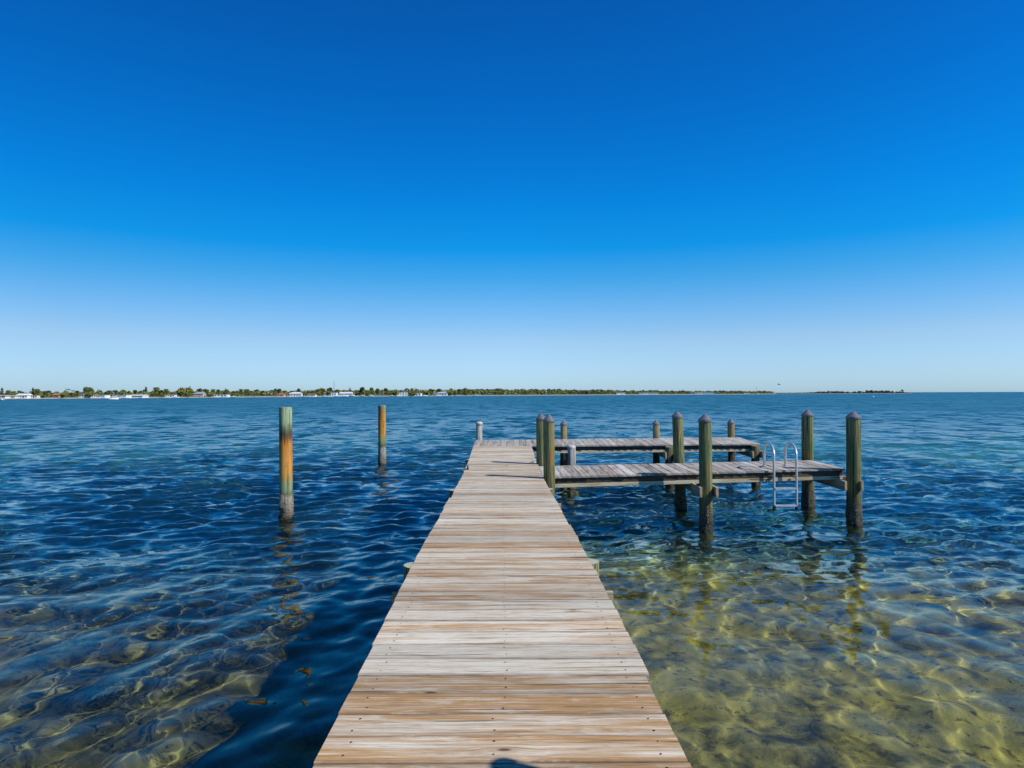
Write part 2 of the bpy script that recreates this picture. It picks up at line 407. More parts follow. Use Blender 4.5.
def bed_depth(x, y):
    d = .62 + .045 * np.clip(y, -5, 40) + .12 * np.clip(-x, -1, 6)
    d = d + 2.2 * soft(y, 11, 30) + 5 * soft(y, 30, 200)
    return np.clip(d, .45, 12)
def bed_mat():
    t = NT('seagrass_bed_water_tint')
    p = t.n('ShaderNodeNewGeometry').outputs['Position']
    px, py, pz = t.xyz(p)
    sand = t.noise(t.scale(p, (1, 1, 0)), 5.0, 6, .65)
    c = t.mix(sand, (.25, .205, .042), (.51, .42, .105))
    fin = t.noise(t.scale(p, (1, 1, 0)), 60, 3, .6)
    c = t.mix(t.math('MULTIPLY', t.step(fin, .5, .75), .4), c, (.14, .12, .06))
    # weed patches: sparse inside the dock's arm, thick to the left and farther out
    big = t.noise(t.scale(p, (1, 1, 0)), .55, 4, .6, .3)
    med = t.noise(t.scale(p, (1, 1, 0)), 2.6, 6, .68, .5)
    bias = t.math('ADD', t.math('MULTIPLY', t.step(px, -.5, -2.6), t.math('ADD', .05, t.math('MULTIPLY', t.step(py, 5.2, 7.2), .12))), t.math('MULTIPLY', t.step(py, 8.0, 13.5), t.math('ADD', .06, t.math('MULTIPLY', t.step(px, 1.0, -1.0), .14))))
    bias = t.math('ADD', bias, t.math('MULTIPLY', t.step(py, 12, 22), .25))
    v = t.math('ADD', t.math('ADD', .018, t.math('ADD', t.math('MULTIPLY', big, .42), t.math('MULTIPLY', med, .58))), bias)
    v = t.math('ADD', v, t.math('MULTIPLY', t.step(py, 6.0, 3.5), .035))
    weed = t.mix(t.step(px, .8, -.8), t.mix(sand, (.04, .036, .012), (.12, .108, .034)), t.mix(sand, (.075, .070, .026), (.215, .195, .072)))
    c = t.mix(t.step(v, .475, .645), c, weed)
    spots = t.noise(t.scale(p, (1, 1, 0)), 6.5, 6, .72)
    c = t.mix(t.math('MULTIPLY', t.step(spots, .53, .64), .8), c, (.05, .045, .022))
    c = t.mix(t.step(py, 9.5, 18), c, (.10, .36, .35))  # teal of the water body painted in, lifted where sunlight falls short
    c = t.mix(t.step(py, 24, 55), c, (.008, .125, .20))  # deep blue stands in for light scattered in the water
    h = t.math('ADD', sand, t.math('MULTIPLY', fin, .2))
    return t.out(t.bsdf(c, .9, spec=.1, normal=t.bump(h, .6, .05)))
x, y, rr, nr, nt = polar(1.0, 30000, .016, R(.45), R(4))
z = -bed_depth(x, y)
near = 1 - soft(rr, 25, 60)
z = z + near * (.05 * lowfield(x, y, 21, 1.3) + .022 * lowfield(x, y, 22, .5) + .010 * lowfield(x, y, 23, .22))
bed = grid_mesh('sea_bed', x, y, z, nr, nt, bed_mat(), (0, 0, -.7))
tag(bed, 'sandy bay bed with dark weed patches, water colour painted in farther out', 'sea bed', kind='structure')

# ------------------------------------------------------------------ the dock
HW = .81
def axis(d): return -.0142 * d
ZP = [(-4, 1.13), (2.9, 1.13), (6.1, 1.160), (9.3, 1.123), (11.5, 1.075), (14.0, 1.05), (16.0, 1.085), (19.6, 1.225)]
def zdeck(d):
    for (a, za), (b, zb) in zip(ZP, ZP[1:]):
        if d <= b:
            u = (d - a) / (b - a); u = u * u * (3 - 2 * u) if 0 <= u <= 1 else max(0, min(1, u))
            return za + (zb - za) * u
    return ZP[-1][1]
dock = empty('wooden_dock', (0, 1.0, 0))
tag(dock, 'long weathered wooden dock with two side platforms on capped round pilings', 'dock')

TH = .038
mb = MB(); d = -2.6; i = 0; jog_l = jog_r = 0; hold = 0
while d < 19.38:
    w = random.choice((.205, .214, .217, .219, .224))
    g_ = random.choice((.003, .004, .004, .006, .009))
    if hold <= 0:
        hold = random.randint(2, 6); jog_l = random.uniform(-.014, .014); jog_r = random.uniform(-.012, .012)
        grp_w = random.uniform(-.25, .25); grp_b = random.uniform(-.14, .14)
    hold -= 1
    dc = d + w / 2
    near_w = .70 if dc < 3.93 else .30 if dc < 7 else .22
    if 3.93 < dc < 4.5: near_w = .05; grp_w = 0; grp_b = .12
    if dc < 3.93: grp_w = 0
    warm = near_w + grp_w * .6 + random.gauss(0, .13)
    if random.random() < .1: warm += .3
    br = .52 + grp_b + random.gauss(0, .12)
    if random.random() < .07: br -= .25
    cx = axis(dc); zz = zdeck(dc)
    el = HW + .014 + jog_l + random.gauss(0, .003); er = HW + jog_r + random.gauss(0, .003)
    tilt = random.gauss(0, .0022); zj = random.gauss(0, .002)
    sl_ = (zdeck(dc + .07) - zdeck(dc - .07)) / .14
    up = Vector((0, -sl_, 1)).normalized()
    mb.plank((cx - el, dc, zz + tilt + zj), (cx + er, dc, zz - tilt + zj), w, TH, seed=random.uniform(0, 60), t=(warm, br, random.random()), up=up, seg=14)
    for s_ in (-1, 0, 1):                          # two nails on each stringer
        for q in (-.058, .058):
            if random.random() < .06: continue
            nx = cx + s_ * .70 + random.gauss(0, .006) + (.012 if s_ == 0 else 0)
            if s_ == 0 and dc < 3.45: nx -= .055
            mb.disc((nx, dc + q + random.gauss(0, .004), zz + zj + q * sl_ - tilt * s_ * .8 + .0022), random.uniform(.0042, .0062), mi=1)
    d += w + g_; i += 1
deck = mb.build('walkway_deck', [M['deck'], M['nail']], dock)
deck['label'] = 'narrow walkway of warm grey and tan cross boards'
for s_ in (-1, 0, 1):
    mb = MB(); ds = np.linspace(-2.6, 19.35, 9)
    for a, b in zip(ds, ds[1:]):
        mb.plank((axis(a) + s_ * .70, a, zdeck(a) - TH - .004), (axis(b) + s_ * .70, b - .006, zdeck(b) - TH - .004), .05, .19, seed=random.random() * 50, t=(.2, .3, 0), seg=8)
    mb.build('stringer', M['beam'], dock)

def lerp(a, b, u): return Vector(a) * (1 - u) + Vector(b) * u
def platform(label, FL, FR, BL, BR, nails=True, zsag=.0):
    FL, FR, BL, BR = map(Vector, (FL, FR, BL, BR))
    n = max(3, int(round((FR - FL).length / .192)))
    mb = MB(); gw = 0
    for i in range(n):
        if i % 5 == 0: gw = random.uniform(-.1, .1)
        u = (i + .5) / n
        A = lerp(FL, FR, u); B = lerp(BL, BR, u); dr = (B - A).normalized()
        A = A - dr * (random.gauss(0, .008)); B = B + dr * random.gauss(0, .01)
        A.z += random.gauss(0, .0015); B.z += random.gauss(0, .0015)
        w = (FR - FL).length / n - random.choice((.004, .006, .008))
        mb.plank(A, B, w, TH, seed=random.uniform(0, 60), t=(.30 + gw + random.gauss(0, .2), .5 + gw + random.gauss(0, .15), 0), seg=12)
        for q in (.045, .5, .955):
            for s_ in (-.05, .05):
                c = lerp(A, B, q); mb.disc((c.x + s_, c.y, c.z + .003), .0055, mi=1)
    o = mb.build('platform_deck', [M['platform'], M['nail']], dock); o['label'] = label
    # stringers below the boards, set back under their ends
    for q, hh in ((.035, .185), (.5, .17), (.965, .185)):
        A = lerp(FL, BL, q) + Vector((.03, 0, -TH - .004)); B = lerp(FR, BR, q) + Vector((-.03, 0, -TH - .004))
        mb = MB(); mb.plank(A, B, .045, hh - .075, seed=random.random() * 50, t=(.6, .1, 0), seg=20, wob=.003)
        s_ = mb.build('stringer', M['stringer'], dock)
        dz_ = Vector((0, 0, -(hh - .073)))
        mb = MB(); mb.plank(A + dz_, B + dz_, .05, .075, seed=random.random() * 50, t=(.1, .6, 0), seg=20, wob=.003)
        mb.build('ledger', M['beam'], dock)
    return o
# near platform
nFL, nFR, nBL, nBR = (.62, 13.66, 1.055), (6.86, 14.12, 1.15), (.60, 15.62, 1.06), (6.95, 15.86, 1.155)
platform('grey boarded platform beside the walkway, the one carrying the ladder', nFL, nFR, nBL, nBR)
fFL, fFR, fBL, fBR = (-1.12, 19.46, 1.226), (7.28, 20.05, 1.226), (-1.16, 22.1, 1.226), (7.60, 22.95, 1.226)
platform('grey boarded platform across the far end of the walkway', fFL, fFR, fBL, fBR)

def piling_mesh(r, h, lean, below, rough=.012, n=34, pc=True):
    """round pile, base at the water line (origin), crusted with barnacles near the water"""
    mb = MB(); zs = np.concatenate([np.arange(-below, .75, .045), np.linspace(.78, h, 14)])
    ph = [random.random() * 6.28 for _ in range(6)]
    vs = []
    for z in zs:
        cr = max(0, 1 - abs(z - .12) / .5)
        for k in range(n):
            a = 2 * math.pi * k / n
            rr_ = r * (1.05 - .05 * z / max(h, .1)) + .003 * math.sin(3 * a + ph[0]) + .002 * math.sin(7 * a + ph[1] + z)
            rr_ += cr * (random.random() ** 2 - .2) * rough * 3.6
            vs.append((rr_ * math.cos(a) + lean[0] * z, rr_ * math.sin(a) + lean[1] * z, z))
    fs = []
    for i in range(len(zs) - 1):
        for k in range(n):
            a = i * n + k; b = i * n + (k + 1) % n
            fs.append((a, b, b + n, a + n))
    mb.add(vs, fs)
    if pc:
        top = len(zs) - 1
        mb.add([vs[top * n + k] for k in range(n)] + [(lean[0] * h, lean[1] * h, h + .004)], [(k, (k + 1) % n, n) for k in range(n)], mi=1)
    return mb
def cap_mesh(r, h, lean):
    mb = MB(); n = 24; vs = []
    for rr_, zz in ((r + .006, h - .03), (r + .012, h - .028), (r + .012, h + .006), (r + .010, h + .014), (.016, h + .125), (0.001, h + .13)):
        for k in range(n):
            a = 2 * math.pi * k / n; vs.append((rr_ * math.cos(a) + lean[0] * zz, rr_ * math.sin(a) + lean[1] * zz, zz))
    fs = [(i * n + k, i * n + (k + 1) % n, (i + 1) * n + (k + 1) % n, (i + 1) * n + k) for i in range(5) for k in range(n)]
    fs.append(tuple(5 * n + k for k in range(n)))
    mb.add(vs, fs); return mb
def piling(px, d, ytop, r, mat, cap='cap', label=None, parent=dock, lean=None, rough=.012, x=None, h=None, name='piling'):
    """cap cone tip at row ytop"""
    xx = X(px, d) if x is None else x
    if lean is None: lean = (random.gauss(0, .004), random.gauss(0, .006))
    if h is None: h = Zat(px, ytop, d) - (.13 if cap == 'cap' else .03 if cap else 0)
    below = float(bed_depth(np.array(xx), np.array(d))) + .35
    o = piling_mesh(r, h, lean, below, rough).build(name, [M[mat], M['cut']], None, True)
    o.location = Vector((xx, d, 0))
    if parent: o.parent = parent; o.location = Vector((xx, d, 0)) - parent.location
    if label: o['label'] = label
    if cap == 'cap':
        c = cap_mesh(r, h, lean).build('cap', M['cap'], None); c.parent = o
        for p in c.data.polygons: p.use_smooth = False
    elif cap == 'white':
        mb = MB(); n = 20; vs = []
        for rr_, zz in ((r + .008, h - .06), (r + .012, h - .05), (r + .012, h), (r * .85, h + .025), (r * .3, h + .035), (.001, h + .036)):
            for k in range(n):
                a = 2 * math.pi * k / n; vs.append((rr_ * math.cos(a), rr_ * math.sin(a), zz))
        mb.add(vs, [(i * n + k, i * n + (k + 1) % n, (i + 1) * n + (k + 1) % n, (i + 1) * n + k) for i in range(5) for k in range(n)])
        c = mb.build('cap', M['cap_white'], None, True); c.parent = o
    return o
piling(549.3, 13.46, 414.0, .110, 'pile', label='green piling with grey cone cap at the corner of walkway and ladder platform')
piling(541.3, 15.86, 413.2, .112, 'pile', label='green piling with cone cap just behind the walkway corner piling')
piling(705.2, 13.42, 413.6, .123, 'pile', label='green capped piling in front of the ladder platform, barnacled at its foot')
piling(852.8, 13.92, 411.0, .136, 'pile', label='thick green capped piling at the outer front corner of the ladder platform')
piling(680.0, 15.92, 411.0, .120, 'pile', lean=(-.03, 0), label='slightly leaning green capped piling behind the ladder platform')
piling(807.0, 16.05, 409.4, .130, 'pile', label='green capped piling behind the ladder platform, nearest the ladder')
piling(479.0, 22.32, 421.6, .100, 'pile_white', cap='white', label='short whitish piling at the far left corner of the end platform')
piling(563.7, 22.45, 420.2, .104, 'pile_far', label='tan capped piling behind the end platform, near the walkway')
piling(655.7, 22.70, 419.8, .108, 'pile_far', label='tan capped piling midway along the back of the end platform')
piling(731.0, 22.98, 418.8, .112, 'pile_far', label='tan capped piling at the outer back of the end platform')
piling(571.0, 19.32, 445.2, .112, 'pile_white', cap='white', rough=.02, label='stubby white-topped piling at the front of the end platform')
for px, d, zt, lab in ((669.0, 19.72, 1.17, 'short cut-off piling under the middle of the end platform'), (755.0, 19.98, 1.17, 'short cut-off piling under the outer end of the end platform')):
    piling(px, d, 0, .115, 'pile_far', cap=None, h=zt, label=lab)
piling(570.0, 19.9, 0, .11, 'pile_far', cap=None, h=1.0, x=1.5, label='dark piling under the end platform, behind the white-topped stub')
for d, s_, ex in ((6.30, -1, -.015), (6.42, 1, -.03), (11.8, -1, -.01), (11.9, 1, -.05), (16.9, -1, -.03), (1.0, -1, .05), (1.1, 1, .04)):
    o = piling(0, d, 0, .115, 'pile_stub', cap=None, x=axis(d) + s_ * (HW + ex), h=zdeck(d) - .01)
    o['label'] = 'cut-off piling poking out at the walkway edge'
# added unseen pole at right whose shadow tip falls on the nearest boards
pole = empty('shadow_pole', (1.91, 2.05, 0)); tag(pole, 'slim unseen pole added right of the walkway start to cast a shadow tip', 'pole')
mb = MB(); mb.tube([(1.91, 2.05, -1.2), (1.91, 2.05, .8), (1.91, 2.05, 3.05)], [.062, .058, .05], 16)
o = mb.build('shaft', M['pile_far'], pole, True, loc=(1.91, 2.05, 0))
mb = MB(); mb.tube([(1.91, 2.05, 3.04), (1.91, 2.05, 3.07), (1.91, 2.05, 3.09)], [.056, .056, .03], 16); mb.build('cap', M['cap'], pole, False)

def cross_beam(A, B, name='cross_beam', side=.15):
    A = Vector(A); B = Vector(B); d = (B - A).normalized(); sd = d.cross(Vector((0, 0, 1))).normalized()
    for q in (-1, 1):
        mb = MB(); mb.plank(A + sd * side * q, B + sd * side * q, .045, .19, seed=random.random() * 50, t=(.25, .5, 0), seg=8)
        mb.build(name, M['beam'], dock)
def zpl(u): return 1.055 + .095 * u - TH - .004 - .165
cross_beam((X(705.2, 13.42), 13.20, zpl(.48)), (X(677, 15.92) + .05, 16.1, zpl(.48)), side=.155)
cross_beam((X(852.8, 13.92) - .10, 13.70, zpl(.97)), (X(807, 16.05) - .02, 16.25, zpl(.97)), side=.165)
cross_beam((X(669, 19.72), 19.50, 1.02), (X(656, 22.7) + .05, 22.85, 1.02), side=.145)
cross_beam((X(755, 19.98), 19.75, 1.02), (X(731, 22.98), 23.1, 1.02), side=.145)
cross_beam((1.62, 19.36, 1.02), (X(563.7, 22.45) + .0, 22.6, 1.02), side=.14)
for d, w in ((6.36, 1.0), (11.85, 1.0), (16.9, .95), (1.05, 1.0)):
    mb = MB(); a = axis(d); z0 = zdeck(d) - TH - .198
    mb.plank((a - w, d - .14, z0), (a + w, d - .14, z0), .045, .19, seed=3, t=(.2, .4, 0)); mb.build('cross_beam', M['beam'], dock)

# swim ladder hooked on the platform
lx = X(773, 13.9); ladder = empty('swim_ladder', (lx + .23, 13.95, 1.13))
tag(ladder, 'aluminium swim ladder with two hooped handrails on the front edge of the grey platform', 'ladder')
def rail(x0, xb):
    top = 1.735; pts = []
    yf, yb = 13.93, 14.72
    zb = 1.14
    pts.append((x0, yf, .36))
    for z_ in np.linspace(.45, 1.38, 5): pts.append((x0, yf, float(z_)))
    n = 16; r = (yb - yf) / 2
    for k in range(n + 1):
        a = math.pi * k / n; u = k / n
        pts.append((x0 + (xb - x0) * u, yf + r - r * math.cos(a), 1.38 + .285 * math.sin(a)))
    pts.append((xb, yb, 1.3)); pts.append((xb, yb, zb))
    mb = MB(); mb.tube(pts, .024, 12)
    o = mb.build('handrail', M['alu'], ladder, True)
    f = MB(); f.tube([(xb, yb, zb + .001), (xb, yb, zb + .014)], .05, 14); f.build('foot_flange', M['alu'], ladder)
    f = MB(); f.tube([(x0, yf, .33), (x0, yf, .41)], .032, 12); f.build('end_cap', M['nail'], ladder)
xA, xB = X(773.2, 13.93), X(795.6, 13.93)
rail(xA, X(763.6, 14.72)); rail(xB, X(784.6, 14.72))
for z_, r in ((.77, .02), (.42, .022)):
    mb = MB(); mb.box(((xA + xB) / 2, 13.93, z_), (xB - xA - .03, .075, .03)); mb.tube([(xA, 13.93, z_), (xB, 13.93, z_)], r, 10)
    mb.build('step', M['alu'], ladder)
for x0 in (xA, xB):
    mb = MB(); mb.box((x0, 13.99, 1.0), (.06, .1, .05)); mb.build('bracket', M['alu'], ladder)

# cleats
def cleat(x, d, z, mat, lab, rz):
    r0 = empty('mooring_cleat', (x, d, z), rz); tag(r0, lab, 'cleat')
    mb = MB(); m3 = Matrix.Rotation(rz, 3, 'Z')
    mb.tube([(-.13, 0, .055), (-.07, 0, .062), (.07, 0, .062), (.13, 0, .055)], [.010, .016, .016, .010], 8)
    o = mb.build('horn', M[mat], None, True); o.parent = r0
    mb = MB(); mb.tube([(-.04, 0, 0), (-.04, 0, .06)], .014, 8); mb.tube([(.04, 0, 0), (.04, 0, .06)], .014, 8); mb.box((0, 0, .005), (.14, .05, .01))
    o = mb.build('base', M[mat], None); o.parent = r0
cleat(X(534, 16.2), 16.25, zdeck(16.25) + .002, 'cap_white', 'pale mooring cleat on the walkway edge behind the two corner pilings', R(70))
cleat(X(467.5, 15.0) + .0, 15.0, zdeck(15.0) + .002, 'nail', 'dark mooring cleat on the open edge of the walkway, toward its far end', R(95))

# free standing mooring piles
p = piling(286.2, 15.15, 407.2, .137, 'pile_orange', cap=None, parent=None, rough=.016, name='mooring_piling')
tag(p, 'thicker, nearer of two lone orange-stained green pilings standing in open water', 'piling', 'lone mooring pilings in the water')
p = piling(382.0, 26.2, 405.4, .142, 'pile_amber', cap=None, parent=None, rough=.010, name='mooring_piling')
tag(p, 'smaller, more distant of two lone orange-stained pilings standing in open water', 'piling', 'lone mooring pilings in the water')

# ------------------------------------------------------------------ the far shore
PX = [-500, 0, 128, 256, 384, 512, 640, 768, 1000]
YW = [3.9, 3.7, 3.25, 2.7, 2.35, 2.05, 1.7, 1.42, 1.2]
def dshore(px): return EYE * F / float(np.interp(px, PX, YW))
M['land'] = plain('shore_ground', (.17, .16, .09), .95, 0, .3, .08)
M['sand'] = plain('shore_sand', (.38, .35, .28), .95, 0, .2, .2)
def land(name, pxs, dist, width, h, label):
    mb = MB(); prof = ((0, -1.0), (2, .05), (6, h * .55), (14, h), (width, h * 1.2), (width + 20, -1))
    vs = []; n = len(prof)
    for px in pxs:
        d = dist(px)
        for (a, z_) in prof: vs.append((X(px, d) * (d + a) / d, d + a, z_))
    fs = []; mb.add(vs, [])
    for i in range(len(pxs) - 1):
        for j in range(n - 1):
            a = i * n + j; mb.f.append((a, a + n, a + n + 1, a + 1)); mb.mi.append(1 if j < 2 else 0)
    o = mb.build(name, [M['land'], M['sand']]); tag(o, label, 'land', kind='structure'); return o
land('far_shore', list(np.linspace(-420, 776, 60)), dshore, 190, 1.1, 'low green far shore across the bay')
def disl(px): return 1500 + 160 * (px - 780) / 130
ISL = list(np.linspace(774, 912, 20))
land('island', ISL, disl, 60, .7, 'low dark island on the horizon')

def leaf_mat(name, a, b):
    t = NT(name); tv = t.xyz(t.attr('tone').outputs['Vector'])
    ri = t.n('ShaderNodeObjectInfo').outputs['Random']
    f = t.math('ADD', t.math('MULTIPLY', tv[0], .7), t.math('MULTIPLY', ri, .3))
    c = t.mix(f, a, b)
    s1 = t.n('ShaderNodeBsdfDiffuse'); t.set(s1.inputs[0], c)
    s2 = t.n('ShaderNodeBsdfTranslucent'); t.set(s2.inputs[0], c)
    m = t.n('ShaderNodeMixShader'); m.inputs[0].default_value = .3; t.t.links.new(s1.outputs[0], m.inputs[1]); t.t.links.new(s2.outputs[0], m.inputs[2])
    return t.out(m.outputs[0])
M['leaf_green'] = leaf_mat('broadleaf_foliage', (.12, .15, .04), (.36, .38, .13))
M['leaf_dark'] = leaf_mat('pine_foliage', (.09, .12, .05), (.21, .25, .11))
M['leaf_grey'] = leaf_mat('haze_tinted_foliage', (.09, .12, .085), (.18, .22, .15))  # distance haze mixed into the leaf colour
M['leaf_palm'] = leaf_mat('palm_foliage', (.07, .09, .03), (.17, .19, .08))
M['bark'] = plain('grey_bark', (.14, .115, .09), .9)

def clump(mb, c, s, n=2):
    for _ in range(n):
        q = Quaternion((random.gauss(0, 1), random.gauss(0, 1), random.gauss(0, 1), random.gauss(0, 1))).normalized()
        a = [Vector((-s * random.uniform(.6, 1.1), -s * random.uniform(.3, .7), 0)), Vector((s * random.uniform(.3, .9), -s * random.uniform(.5, 1), s * .2)), Vector((s * random.uniform(.7, 1.2), s * random.uniform(.2, .7), 0)), Vector((-s * random.uniform(.2, .7), s * random.uniform(.5, 1.1), s * .15))]
        mb.add([q @ p + Vector(c) for p in a], [(0, 1, 2, 3)], t=(random.random(), 0, 0))
def crown_round(h, w, trunk, lobes, n, s):
    mb = MB(); ls = []
    for k in range(lobes):
        a = random.random() * 6.28; rr_ = random.uniform(.1, .55) * w / 2
        ls.append((Vector((rr_ * math.cos(a), rr_ * math.sin(a), random.uniform(trunk + .15 * (h - trunk), h * .84))), random.uniform(.28, .45) * w / 2))
    for c, r in ls:
        for _ in range(n):
            v = Vector((random.gauss(0, 1), random.gauss(0, 1), random.gauss(0, .8))).normalized() * r * random.uniform(.6, 1.08)
            p = c + v
            if p.z > trunk * .7: clump(mb, p, s)
    return mb
def crown_pine(h, w, trunk):
    mb = MB()
    for _ in range(190):
        u = random.random(); z_ = trunk + (h - trunk) * u; rr_ = w / 2 * (1 - u * .78) * math.sqrt(random.random()) * (.65 + .35 * math.sin(u * 26))
        a = random.random() * 6.28; clump(mb, (rr_ * math.cos(a), rr_ * math.sin(a), z_), .42, 2)
    return mb
def crown_palm(h):
    mb = MB()
    for k in range(17):
        a = 6.28 * k / 17 + random.random() * .3; e = random.uniform(-.1, 1.1); L = random.uniform(1.7, 2.5)
        for q in range(5):
            u0, u1 = q / 5, (q + 1) / 5
            def pt(u, s_): return Vector((math.cos(a) * L * u * math.cos(e * (1 - u * .5)), math.sin(a) * L * u * math.cos(e * (1 - u * .5)), h + L * (u * math.sin(e) - u * u * .75))) + Vector((-math.sin(a), math.cos(a), -.3)) * s_ * .32 * (1 - u * .7)
            mb.add([pt(u0, -1), pt(u0, 1), pt(u1, 1), pt(u1, -1)], [(0, 1, 2, 3)], t=(random.random(), 0, 0))
    return mb
def trunk_mb(h, r, limbs):
    mb = MB(); mb.tube([(0, 0, -.3), (.05, 0, h * .4), (.0, .08, h * .75)], [r, r * .75, r * .4], 7)
    for _ in range(limbs):
        a = random.random() * 6.28; z0 = h * random.uniform(.25, .55); L = h * .33
        mb.tube([(0, 0, z0), (math.cos(a) * L * .6, math.sin(a) * L * .6, z0 + L * .7), (math.cos(a) * L * .85, math.sin(a) * L * .85, z0 + L * 1.1)], [r * .5, r * .3, r * .12], 5)
    return mb
# each prototype mesh is 1 unit = its own real size; copies are scaled
PROTO = {}
def proto(kind, name, crown, trunk, leaf, H):
    PROTO[kind] = (name, crown.build('crown', M[leaf], None).data, trunk.build('trunk', M['bark'], None).data, H)
proto('round', 'broadleaf_tree', crown_round(7, 7.5, 1.6, 8, 46, .5), trunk_mb(6, .28, 5), 'leaf_green', 7)
proto('wide', 'broadleaf_tree', crown_round(5.5, 9, 1.2, 9, 44, .52), trunk_mb(5, .3, 5), 'leaf_green', 5.5)
proto('bush', 'shoreline_shrub', crown_round(3.4, 6.5, .3, 7, 36, .5), trunk_mb(2.6, .18, 4), 'leaf_green', 3.4)
proto('tall', 'pine_tree', crown_pine(9.5, 5.2, 2.0), trunk_mb(9.5, .26, 4), 'leaf_dark', 9.5)
proto('dark', 'broadleaf_tree', crown_round(7, 6.5, 1.4, 8, 46, .5), trunk_mb(6, .28, 5), 'leaf_dark', 7)
proto('palm', 'palm_tree', crown_palm(6.2), trunk_mb(8.2, .15, 0), 'leaf_palm', 7)
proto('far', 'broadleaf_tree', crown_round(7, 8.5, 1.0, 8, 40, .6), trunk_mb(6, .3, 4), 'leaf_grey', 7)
for o in [o for o in COL.objects if o.name.split('.')[0] in ('crown', 'trunk')]: bpy.data.objects.remove(o)
TREES = 0
def tree(kind, px, back, h, label, group, dist=dshore, base=.9):
    global TREES; TREES += 1
    name, cm, tm, H = PROTO[kind]
    d0 = dist(px); d = d0 + back
    r0 = empty(name, (X(px, d0) * d / d0, d, base), random.random() * 6.28)
    s_ = h / H; q = 1.5 if kind == 'far' else 1.0; r0.scale = (s_ * q * random.uniform(.85, 1.25), s_ * q * random.uniform(.85, 1.25), s_)
    tag(r0, label, 'palm tree' if kind == 'palm' else 'shrub' if kind == 'bush' else 'tree', group)
    for nm, me in (('crown', cm), ('trunk', tm)):
        o = bpy.data.objects.new(nm, me); COL.objects.link(o); o.parent = r0
    return r0
def m_px(px, n, dist=dshore): return n * dist(px) / F
GT = 'trees along the far shore'
# trees that stand out against the sky: (px, rows above the water line, kind, label)
spot = [(2, 11.5, 'tall', 'tall dark pine at the very left end of the far shore'),
        (8, 9, 'round', 'broad green tree just right of the leftmost tall pine'),
        (33, 11.5, 'tall', 'tall pine rising behind the white gabled house on the far shore'),
        (37, 10, 'round', 'broad tree hugging the tall pine behind the white gabled house'),
        (22, 8, 'dark', 'dark round tree left of the white gabled house'),
        (68, 10.5, 'palm', 'palm at the left of a grassy gap in the far tree line'),
        (73, 9.0, 'palm', 'shorter palm in the grassy gap of the far tree line'),
        (86, 12, 'dark', 'tall dark spreading tree over the brown-roofed house'),
        (90, 11, 'round', 'tall green tree on the right side of the brown-roofed house'),
        (109, 8, 'round', 'rounded tree behind the moored sailing boat'),
        (146, 11.5, 'tall', 'tall dark pine above the long white row of low houses'),
        (157, 11, 'round', 'big bright green tree at the end of the long white row'),
        (166, 9, 'round', 'lower tree beside the big bright green tree'),
        (181, 9.6, 'wide', 'broad tree right of a low white shed on the far shore'),
        (189, 10, 'wide', 'wide tree above the grey-roofed far house'),
        (199, 9.5, 'dark', 'dark tree over the ridge of the grey-roofed far house'),
        (213, 8.5, 'round', 'green tree at the right of the grey-roofed far house'),
        (226, 8, 'wide', 'wide low tree between the grey-roofed house and the beach'),
        (247, 8.2, 'round', 'rounded tree on the open beach stretch of the far shore'),
        (279, 8.6, 'dark', 'dark tree left of the big white villa'),
        (299, 8.5, 'round', 'green tree behind the roof of the big white villa'),
        (318, 8.0, 'round', 'tree between the villa and the radio mast'),
        (329, 9.5, 'dark', 'dense tree at the foot of the radio mast'),
        (350, 9.2, 'tall', 'pine behind the white marina building'),
        (362, 9.8, 'dark', 'highest dark tree behind the marina boats'),
        (371, 9.0, 'round', 'round tree right of the marina boats'),
        (386, 8.6, 'dark', 'dark tree on the skyline past the marina'),
        (412, 8.2, 'dark', 'dark tree behind the white waterfront block'),
        (440, 7.5, 'dark', 'dark tree behind the house with the bluish roof'),
        (502, 6.8, 'dark', 'dark clump of a tree near the middle of the far shore'),
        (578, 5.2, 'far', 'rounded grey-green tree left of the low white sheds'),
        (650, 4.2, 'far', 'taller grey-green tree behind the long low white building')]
for px, n, k, lab in spot: tree(k, px, random.uniform(24, 50), m_px(px, n) - .9, lab, GT)
# the rest of the tree line, nothing tells these apart
px = -60
while px < 770:
    if px < 470: kk = random.choice(('round', 'round', 'wide', 'dark', 'dark', 'bush')); n = random.uniform(5.0, 7.6)
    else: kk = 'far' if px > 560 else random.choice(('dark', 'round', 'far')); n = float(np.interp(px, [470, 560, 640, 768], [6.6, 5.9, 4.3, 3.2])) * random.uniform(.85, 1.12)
    if px < 470: n *= float(np.interp(px, [0, 250, 470], [1.1, 1.2, 1.1]))
    if kk == 'bush': n *= .7
    lab = {'round': 'ordinary green broadleaf tree in the far tree line', 'wide': 'ordinary low wide tree in the far tree line', 'dark': 'ordinary dark green tree in the far tree line', 'bush': 'waterside shrub below the far tree line', 'far': 'small hazy grey-green tree in the distant tree line'}[kk]
    tree(kk, px, random.uniform(28, 110), m_px(px, n) - .6, lab, {'bush': 'waterside shrubs on the far shore', 'far': 'hazy distant trees'}.get(kk, GT))
    px += random.uniform(3.6, 7.0) if px < 470 else random.uniform(2.0, 4.6)
px = -20
while px < 470:
    kk = random.choice(('bush', 'bush', 'wide', 'round')); n = random.uniform(2.6, 4.6)
    tree(kk, px, random.uniform(3.5, 7), m_px(px, n), {'bush': 'waterside shrub below the far tree line', 'wide': 'ordinary low wide tree in the far tree line', 'round': 'ordinary green broadleaf tree in the far tree line'}[kk], 'waterside shrubs on the far shore' if kk == 'bush' else GT)
    px += random.uniform(13, 27)
